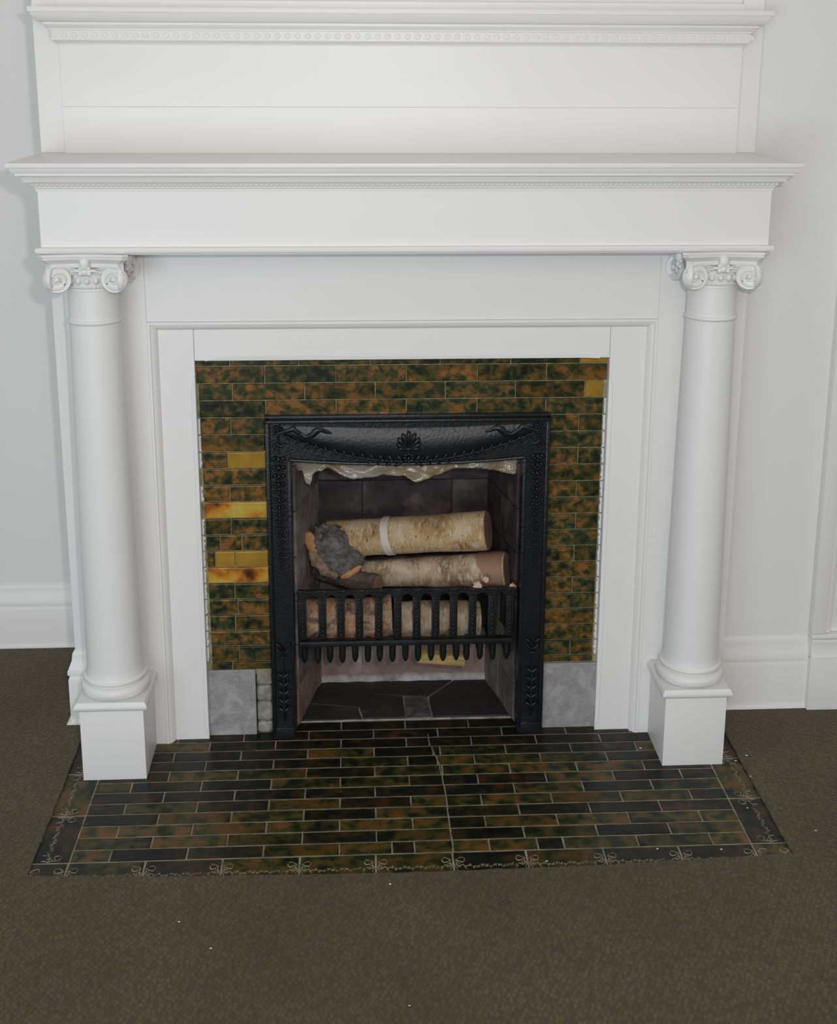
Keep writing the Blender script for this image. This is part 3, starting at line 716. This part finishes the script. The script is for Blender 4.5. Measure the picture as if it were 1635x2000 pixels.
# forked dark branch stub left of the peeling log
log('branch_stub', (-.115, .215, .350), (.035, .135, .345), .016, .024, 'dark_wood', 'dark grey branch stub under the gnarled log end', 21, .18, 'cut')
log('birch_log', (-.138, .160, .245), (.068, .160, .250), .050, .054, 'bark_mixed', 'charred orange and cream log behind the left grate slats', 31, .10)
log('birch_log', (.078, .155, .245), (.282, .165, .240), .046, .043, 'bark_pale', 'short pale log behind the right grate slats', 41, .09)
st = MB(); st.box(-.058, .058, -.013, .013, -.014, .014, .004)
o = tag(st.build('split_stick', M['yellow_wood'], loc=(.205, .205, .196), smooth=True), 'yellow split stick showing below the bottom rail', 'firewood', 'logs in the basket grate'); o.location = (.188, .125, .159); o.rotation_euler = (.2, .09, -.02)
# ------------------------------------------------------------------ plastic sheet
low = [(563, 905), (572, 918), (590, 920), (597, 942), (606, 946), (612, 922), (640, 913), (660, 922), (685, 932), (740, 929), (775, 929), (790, 928), (815, 940), (835, 934), (860, 922), (885, 912), (920, 912), (955, 917), (985, 923), (1005, 925), (1012, 920)]
n = 150; rows = 26; vs = []; fs = []; YP = .100
for i in range(n + 1):
    x = 563 + (1012 - 563) * i / n
    for k in range(len(low) - 1):
        if low[k][0] <= x <= low[k + 1][0]: q = (x - low[k][0]) / (low[k + 1][0] - low[k][0]); yb_ = 3 + low[k][1] + (low[k + 1][1] - low[k][1]) * q; break
    p = at(x, yb_, YP); 
    for j in range(rows + 1):
        t_ = j / rows; z = p.z + (.742 - p.z) * t_
        y = YP + .018 * noise.noise((p.x * 14, z * 26, 0)) + .016 * abs(noise.noise((p.x * 26 + z * 24, z * 34, 3))) + .008 * abs(noise.noise((p.x * 60 - z * 70, z * 60, 7)))
        vs.append((min(.364, max(-.1615, p.x)), y, z))
for i in range(n):
    for j in range(rows): a = i * (rows + 1) + j; fs.append((a, a + rows + 1, a + rows + 2, a + 1))
m = MB().add(vs, fs); o = m.build('plastic_sheet', M['plastic'], smooth=True, angle=180)
so = o.modifiers.new('thickness', 'SOLIDIFY'); so.thickness = .0008
tag(o, 'crumpled translucent plastic sheeting stuffed into the top of the firebox', 'plastic sheet')
# ------------------------------------------------------------------ mantel
MT = thing('mantelpiece', 'white painted wooden mantel surround with shelf above the fireplace', 'mantelpiece', (.0985, .05, 0))
PA = M['paint']; SH_Z = 1.3710; FX0, FX1, FY = -.643, .840, -.12
def ends(ov): return None
def bandp(m, ov0, ov1, z0, z1, y=FY, x0=FX0, x1=FX1, yb=.135, curve=None):
    pr = [(-.01, z0)] + (curve or [(ov0, z0), (ov1, z1)]) + [(-.01, z1)]
    m.sweep(pr, [(x0, yb), (x0, y), (x1, y), (x1, yb)])
# sweep grows to the right of travel; path runs left side forward, across, right side back
def prof_part(name, pr, x0, x1, y, yb, parent, mat=PA, angle=30):
    m = MB(); P = [(x0, yb), (x0, y), (x1, y), (x1, yb)]; m.sweep(pr, P); return m.build(name, mat, parent, smooth=True, angle=angle)
m = MB(); z = SH_Z
m.box(FX0 - .047, FX1 + .047, FY - .047, .128, z - .0095, z, .002); m.build('shelf', PA, MT, smooth=True)
prof_part('shelf_moulding', [(o * .75 if o > 0 else o, z) for o, z in [(-.01, 1.3125), (.003, 1.3125), (.0035, 1.317), (.0005, 1.318), (.005, 1.3185), (.0055, 1.321), (.011, 1.3275), (.015, 1.331), (.015, 1.3318), (.0275, 1.332), (.029, 1.336), (.034, 1.3425), (.038, 1.3445), (.038, 1.3455), (.0445, 1.3458), (.0445, 1.351), (.050, 1.3512), (.052, 1.3535), (.056, 1.3612), (.056, 1.3618), (-.01, 1.362)]], FX0, FX1, FY, .13, MT, angle=22)
m = MB()                                                       # fine rope band under the shelf
nb = 150
for i in range(nb):
    x = FX0 - .008 + (FX1 - FX0 + .016) * i / (nb - 1); m.blob((x, FY - .0063, 1.3255), .0042, (.55, .6, 1.1), 6, 4, rot=.6)
o = m.build('rope_band', PA, MT, smooth=True, angle=80); o['kind'] = 'stuff'
m = MB(); m.box(FX0, FX1, FY, .13, 1.1985, 1.3135, .001); m.build('frieze', PA, MT)
prof_part('frieze_bead', [(-.01, 1.1865), (.002, 1.1865), (.003, 1.1885), (.0035, 1.189), (.0085, 1.1892), (.0100, 1.1925), (.0100, 1.1965), (.0075, 1.1995), (.001, 1.2005), (-.01, 1.2005)], FX0, FX1, FY, .13, MT)
m = MB(); m.box(FX0 + .004, FX1 - .004, FY + .004, .13, 1.184, 1.192); m.build('soffit', PA, MT)
OB = .030                                                      # face of outer boards
cxo0, cxo1 = -.4665, .6560
m = MB(); m.box(-.637, cxo0 - .0001, OB, .138, -.008, 1.186, .0008); m.build('pilaster_board', PA, MT)
m = MB(); m.box(cxo1 + .0001, .852, OB, .138, -.008, 1.186, .0008); m.build('pilaster_board', PA, MT)
mz0, mz1 = 1.0145, .9975
m = MB(); m.box(cxo0 + .0001, cxo1 - .0001, OB + .0005, .12, mz0 + .0003, 1.186, .0006); m.build('upper_panel', PA, MT)
# mitred moulding framing the inner boards: swept down-left leg, across, down right
def frame_sweep(name, prof, x0, x1, zt, zb, parent):
    """prof: (inset towards opening, y)"""
    m = MB(); k = len(prof); vs = []
    for (X, ZZ, dx, dz) in ((x0, zb, 1, 0), (x0, zt, 1, -1), (x1, zt, -1, -1), (x1, zb, -1, 0)):
        for o, y in prof: vs.append((X + dx * o, y, ZZ + dz * o))
    fs = []
    for i in range(3):
        for j in range(k - 1): fs.append((i * k + j, i * k + j + 1, (i + 1) * k + j + 1, (i + 1) * k + j))
    fs += [tuple(range(k)), tuple(3 * k + j for j in range(k))[::-1]]
    return m.add(vs, fs).build(name, PA, parent, smooth=True, angle=25)
IB = .046
frame_sweep('panel_moulding', [(0, .06), (0, OB - .001), (.0008, OB - .0025), (.0065, OB - .0025), (.0072, OB - .001), (.0076, OB + .0015), (.0085, OB + .0005), (.012, OB + .002), (.016, OB + .006), (.0185, OB + .011), (.0205, IB - .001), (.0205, .06)], cxo0, cxo1, mz0, -.002, MT)
ix0, ix1 = cxo0 + .0205, cxo1 - .0205; tx0, tx1 = -.3690, .5545; tz = .9235
m = MB(); m.box(ix0, tx0, IB, .12, -.008, mz0 - .0205, .0007); m.build('inner_stile', PA, MT)
m = MB(); m.box(tx1, ix1, IB, .12, -.008, mz0 - .0205, .0007); m.build('inner_stile', PA, MT)
m = MB(); m.box(tx0 + .0007, tx1 - .0007, IB + .0004, .12, tz, mz0 - .0205, .0007); m.build('lintel_board', PA, MT)
# stopped chamfer along the tile opening
def chamfer(a, b, ax):
    m = MB(); n = 24; d = .0095; vs = []
    for i in range(n + 1):
        q = i / n; e = min(1, min(q, 1 - q) * 22); wdt = d * math.sin(e * PI / 2)
        if ax == 'x': x = a + (b - a) * q; vs += [(x, IB - .0004, tz + wdt + .0003), (x, IB - .0016, tz + wdt - .0012), (x, IB - .0004, tz)]
        else:
            z = a[1] + (b - a[1]) * q; s = a[2]; vs += [(a[0] + s * (wdt + .0003), IB - .0004, z), (a[0] + s * (wdt - .0012), IB - .0016, z), (a[0], IB - .0004, z)]
    fs = []
    for i in range(n):
        for j in range(2): fs.append((i * 3 + j, i * 3 + 3 + j, i * 3 + 4 + j, i * 3 + 1 + j))
    m.add(vs, fs).build('chamfer', PA, MT)
chamfer(-.345, .532, 'x'); chamfer((tx0, .895, -1), 0.0, 'z'); chamfer((tx1, .895, 1), 0.0, 'z')
# reveal strip between casing and tiles (casing thickness) is given by the boards themselves
# ------------------------------------------------------------------ overmantel
OM = thing('overmantel', 'white panelled overmantel with moulded cornice above the mantel shelf', 'overmantel', (.098, .12, SH_Z))
PX0, PX1, PYY = -.637, .8335, .116
m = MB(); m.box(PX0, PX1, PYY, .139, SH_Z, 1.4692, .0004); m.build('lower_board', PA, OM)
m = MB(); m.box(PX0, PX1, PYY, .139, 1.4694, 1.690, .0004); m.build('upper_board', PA, OM)
m = MB(); m.box(-.691, PX0 - .0008, .127, .1395, SH_Z, 1.95, .001); m.build('stile', PA, OM)
m = MB(); m.box(PX1 + .0008, .880, .127, .1395, SH_Z, 1.95, .001); m.build('stile', PA, OM)
CZ = 1.5985
cp = [(-.005, 0), (.002, 0), (.003, .002), (.008, .0055), (.013, .0085), (.0165, .0095), (.0165, .0105), (.0175, .011), (.0175, .0315), (.018, .032), (.021, .0325), (.0215, .036), (.0245, .038), (.030, .0435), (.030, .0445), (.0365, .0446), (.0365, .0500), (.0375, .0502), (.048, .0525), (.058, .0590), (.064, .0670), (.066, .0725), (.0705, .0727), (.0705, .0820), (.069, .084), (-.005, .084)]
prof_part('cornice', [(o * .69 if o > 0 else o, CZ + z * .9) for o, z in cp], PX0, PX1, PYY, .139, OM, angle=22)
motif = MB(); motif.box(-.0008, .0008, -.0016, .001, -.009, .009); motif.lathe([(.0062, .001), (.0062, -.0012), (.0050, -.002), (.0042, -.0008), (.0020, -.0008), (.001, -.0018)], (.0098, 0, 0), 14, 'y')
mm = motif.mesh('carved_motif', PA, True, 40)
nm = 71
for i in range(nm):
    x = PX0 - .015 + (PX1 - PX0 + .020) * i / (nm - 1) - .0005
    place('carved_motif', mm, OM, (x, PYY - .0121, CZ + .0192))
# ------------------------------------------------------------------ columns
CY = -.047
def volute():
    """spiral disc facing -Y, hub at origin"""
    m = MB(); R = .0285
    m.lathe([(R * .97, .011), (R, .007), (R, .002), (R * .94, .0), (R * .80, .0015), (.001, .0015)], (0, 0, 0), 32, 'y')
    pts = []; rr = []
    for i in range(70):
        a = i * .235; r = R * .97 * math.exp(-a * .115); 
        if r < .004: break
        pts.append((r * math.cos(PI / 2 + a), -.0005, r * math.sin(PI / 2 + a))); rr.append(.0032 * (r / R) ** .5)
    m.tube(pts, rr, 7); m.blob((0, -.001, 0), .0052, (1, .8, 1), 12, 8); return m
VM = volute().mesh('volute', M['paint_col'], True, 60)
VMi = MB(); VMi.v = [(-x, y, z) for x, y, z in volute().v]; VMi.f = [tuple(f) for f in volute().f]; VMi = VMi.mesh('volute', M['paint_col'], True, 60)
def column(cx, label):
    K = M['paint_col']; T = thing('column', label, 'column', (cx, CY, 0), 'columns flanking the fireplace')
    m = MB(); m.box(cx - .0700, cx + .0700, CY - .070, CY + .0765, -.001, .171, .0012); m.build('plinth', PA, T, smooth=True)
    m = MB(); m.sweep([(-.01, .169), (.001, .169), (.002, .1705), (.006, .1725), (.0095, .178), (.0095, .1825), (.0068, .1875), (.004, .1915), (-.01, .1915)], [(cx - .070, CY + .0765), (cx - .070, CY - .07), (cx + .07, CY - .07), (cx + .07, CY + .0765)])
    m.box(cx - .068, cx + .068, CY - .068, CY + .0765, .180, .1913); m.build('plinth_cap', K, T, smooth=True)
    m = MB(); pr = [(.060, .1912), (.068, .1912)]
    for i in range(11): a = -PI / 2 + PI * i / 10; pr.append((.0640 + .0125 * math.cos(a), .2055 + .0143 * math.sin(a)))
    pr += [(.0660, .2200), (.0660, .2235), (.0655, .224)]
    for i in range(9): a = -PI / 2 + PI * i / 8; pr.append((.0660 + .0045 * math.cos(a), .2295 + .0050 * math.sin(a)))
    pr += [(.0655, .2350), (.0650, .2375), (.0640, .242), (.0628, .248)]
    m.lathe(pr, (cx, CY, 0), 64); m.build('base_torus', K, T, smooth=True, angle=40)
    m = MB(); pr = [(.0628, .246), (.0622, .252)]
    for i in range(13): q = i / 12; pr.append((.0618 - .0105 * q ** 1.25, .256 + (1.118 - .256) * q))
    m.lathe(pr, (cx, CY, 0), 64); m.build('shaft', K, T, smooth=True, angle=40)
    m = MB(); pr = [(.050, 1.030), (.0528, 1.0325)]
    for i in range(7): a = -PI / 2 + PI * i / 6; pr.append((.0532 + .0035 * math.cos(a), 1.0385 + .0045 * math.sin(a)))
    pr += [(.050, 1.045)]; m.lathe(pr, (cx, CY, 0), 64); m.build('neck_ring', K, T, smooth=True, angle=40)
    # capital
    m = MB(); m.lathe([(.050, 1.104), (.0530, 1.105), (.0535, 1.108), (.0525, 1.110), (.0545, 1.111), (.0560, 1.113), (.0560, 1.116), (.0535, 1.118), (.0545, 1.122), (.0590, 1.132), (.0600, 1.140), (.056, 1.146), (.053, 1.165)], (cx, CY, 0), 64)
    cap = m.build('capital', K, T, smooth=True, angle=40)
    for k in range(20):
        a = 2 * PI * k / 20; mm2 = None
        e = MB(); e.blob((cx + .0578 * math.cos(a), CY + .0578 * math.sin(a), 1.1285), .0070, (.85, .85, 1.15), 8, 6); 
        e.build('egg', K, cap, smooth=True, angle=80)
    m = MB()
    for k in range(44): a = 2 * PI * k / 44; m.blob((cx + .0558 * math.cos(a), CY + .0558 * math.sin(a), 1.1145), .0026, (1, 1, .9), 6, 4)
    m.build('bead_ring', K, cap, smooth=True, angle=80)
    # concave abacus
    def outline(hw, sag, cut):
        P = []
        for s in range(4):
            a = s * PI / 2
            for i in range(11):
                q = -1 + 2 * i / 10; x = q * (hw - cut); y = -(hw - sag * (1 - q * q)); P.append((x * math.cos(a) - y * math.sin(a), x * math.sin(a) + y * math.cos(a)))
        return P
    m = MB(); lv = [(.0775, 1.1575), (.0785, 1.163), (.0770, 1.165), (.0830, 1.171), (.0885, 1.1755), (.0890, 1.1785), (.0870, 1.1795), (.0895, 1.181), (.0895, 1.1862)]
    vs = []; fs = []
    for hw, z in lv: vs += [(cx + x, CY + y, z) for x, y in outline(hw, .0125, .010)]
    n = 44
    for l in range(len(lv) - 1):
        for k in range(n): fs.append((l * n + k, l * n + (k + 1) % n, (l + 1) * n + (k + 1) % n, (l + 1) * n + k))
    fs += [tuple(range(n))[::-1], tuple((len(lv) - 1) * n + k for k in range(n))]
    m.add(vs, fs); m.build('abacus', K, cap, smooth=True, angle=25)
    # volutes, two per corner, and the channel that joins them under the abacus
    for s in range(4):
        a = s * PI / 2; R = Matrix.Rotation(a, 3, 'Z')
        for q in (-1, 1):
            p = R @ Vector((q * .0560, -.0715, 0))
            o = place('volute', VM if q < 0 else VMi, cap, (cx + p.x, CY + p.y, 1.1335), (0, 0, a - q * .26))
        m = MB(); pts = []
        for i in range(25):
            u = -1 + 2 * i / 24; p = R @ Vector((u * .050, -(.066 - .010 * (1 - u * u)), 0)); pts.append((cx + p.x, CY + p.y, 1.1585 - .0075 * (1 - u * u)))
        m.tube(pts, .0030, 7); m.tube([(x, y, z - .0085 + 0.002 * math.sin(i)) for i, (x, y, z) in enumerate(pts)], .0022, 7)
        vs = []; fs = []
        for i, (x, y, z) in enumerate(pts):
            d = Vector((x - cx, y - CY)).normalized() * .006; vs += [(x, y, z + .003), (x, y, 1.140 + .004 * (1 - (i / 12 - 1) ** 2)), (x - d.x, y - d.y, 1.140), (x - d.x, y - d.y, z + .003)]
        for i in range(24):
            for j in range(4): fs.append((i * 4 + j, i * 4 + (j + 1) % 4, i * 4 + 4 + (j + 1) % 4, i * 4 + 4 + j))
        m.add(vs, fs); m.build('channel', K, cap, smooth=True, angle=60)
        m = MB(); p = R @ Vector((0, -.0735, 0)); c0 = (cx + p.x, CY + p.y)
        m.blob((c0[0], c0[1], 1.1665), .0135, (.8, .62, 1.15), 12, 8); m.blob((c0[0], c0[1] + .001, 1.1495), .0090, (.9, .8, .9), 12, 8)
        for q in (-1, 1):
            d = R @ Vector((q, 0, 0)); m.blob((c0[0] + d.x * .008, c0[1] + d.y * .008, 1.1560), .0050); m.blob((c0[0] + d.x * .009, c0[1] + d.y * .009, 1.1455), .0050)
            m.tube([(c0[0] + d.x * (.006 + .006 * i), c0[1] + d.y * (.006 + .006 * i), 1.150 + .002 * math.sin(i)) for i in range(5)], [.003, .0035, .003, .002, .001], 6)
        m.build('leaf_boss', K, cap, smooth=True, angle=80)
    return T
column(-.5595, 'white ionic column on a square plinth, left of the fireplace opening')
column(.7495, 'white ionic column on a square plinth, right of the fireplace opening')
# ------------------------------------------------------------------ specks
def floor_pt(px, py):
    d = RM @ Vector(((px - PX) / F, (PY - py) / F, -1)); o = Vector(CAM); return o + d * (-o.z / d.z)
c = floor_pt(987, 1768); m = MB()
for k in range(4): m.blob((.004 * math.cos(k * 1.7), .004 * math.sin(k * 2.1), 0), .0035, (1.4, 1, .7), 7, 5)
tag(m.build('crumb', M['brick_soot'], loc=(c.x, c.y, top + .0015), smooth=True), 'dark crumb of soot lying on the carpet in front of the hearth', 'crumb')
m = MB()
for px, py in ((1251, 1462), (1437, 1487), (1458, 1480), (1284, 1659), (1409, 1660), (1466, 1521), (1460, 1579), (1068, 1683), (412, 1858), (350, 1806), (800, 1970), (1593, 1627), (762, 1732)):
    p = floor_pt(px, py); z = .0015 if p.y > -.46 and -.66 < p.x < .86 else top + .0008
    m.blob((p.x, p.y, z), .0013 + .0008 * random.random(), (1.6, .8, .6), 5, 4)
tag(m.build('lint', M['lint']), 'scattered white specks of lint on hearth tiles and carpet', 'lint', kind='stuff')
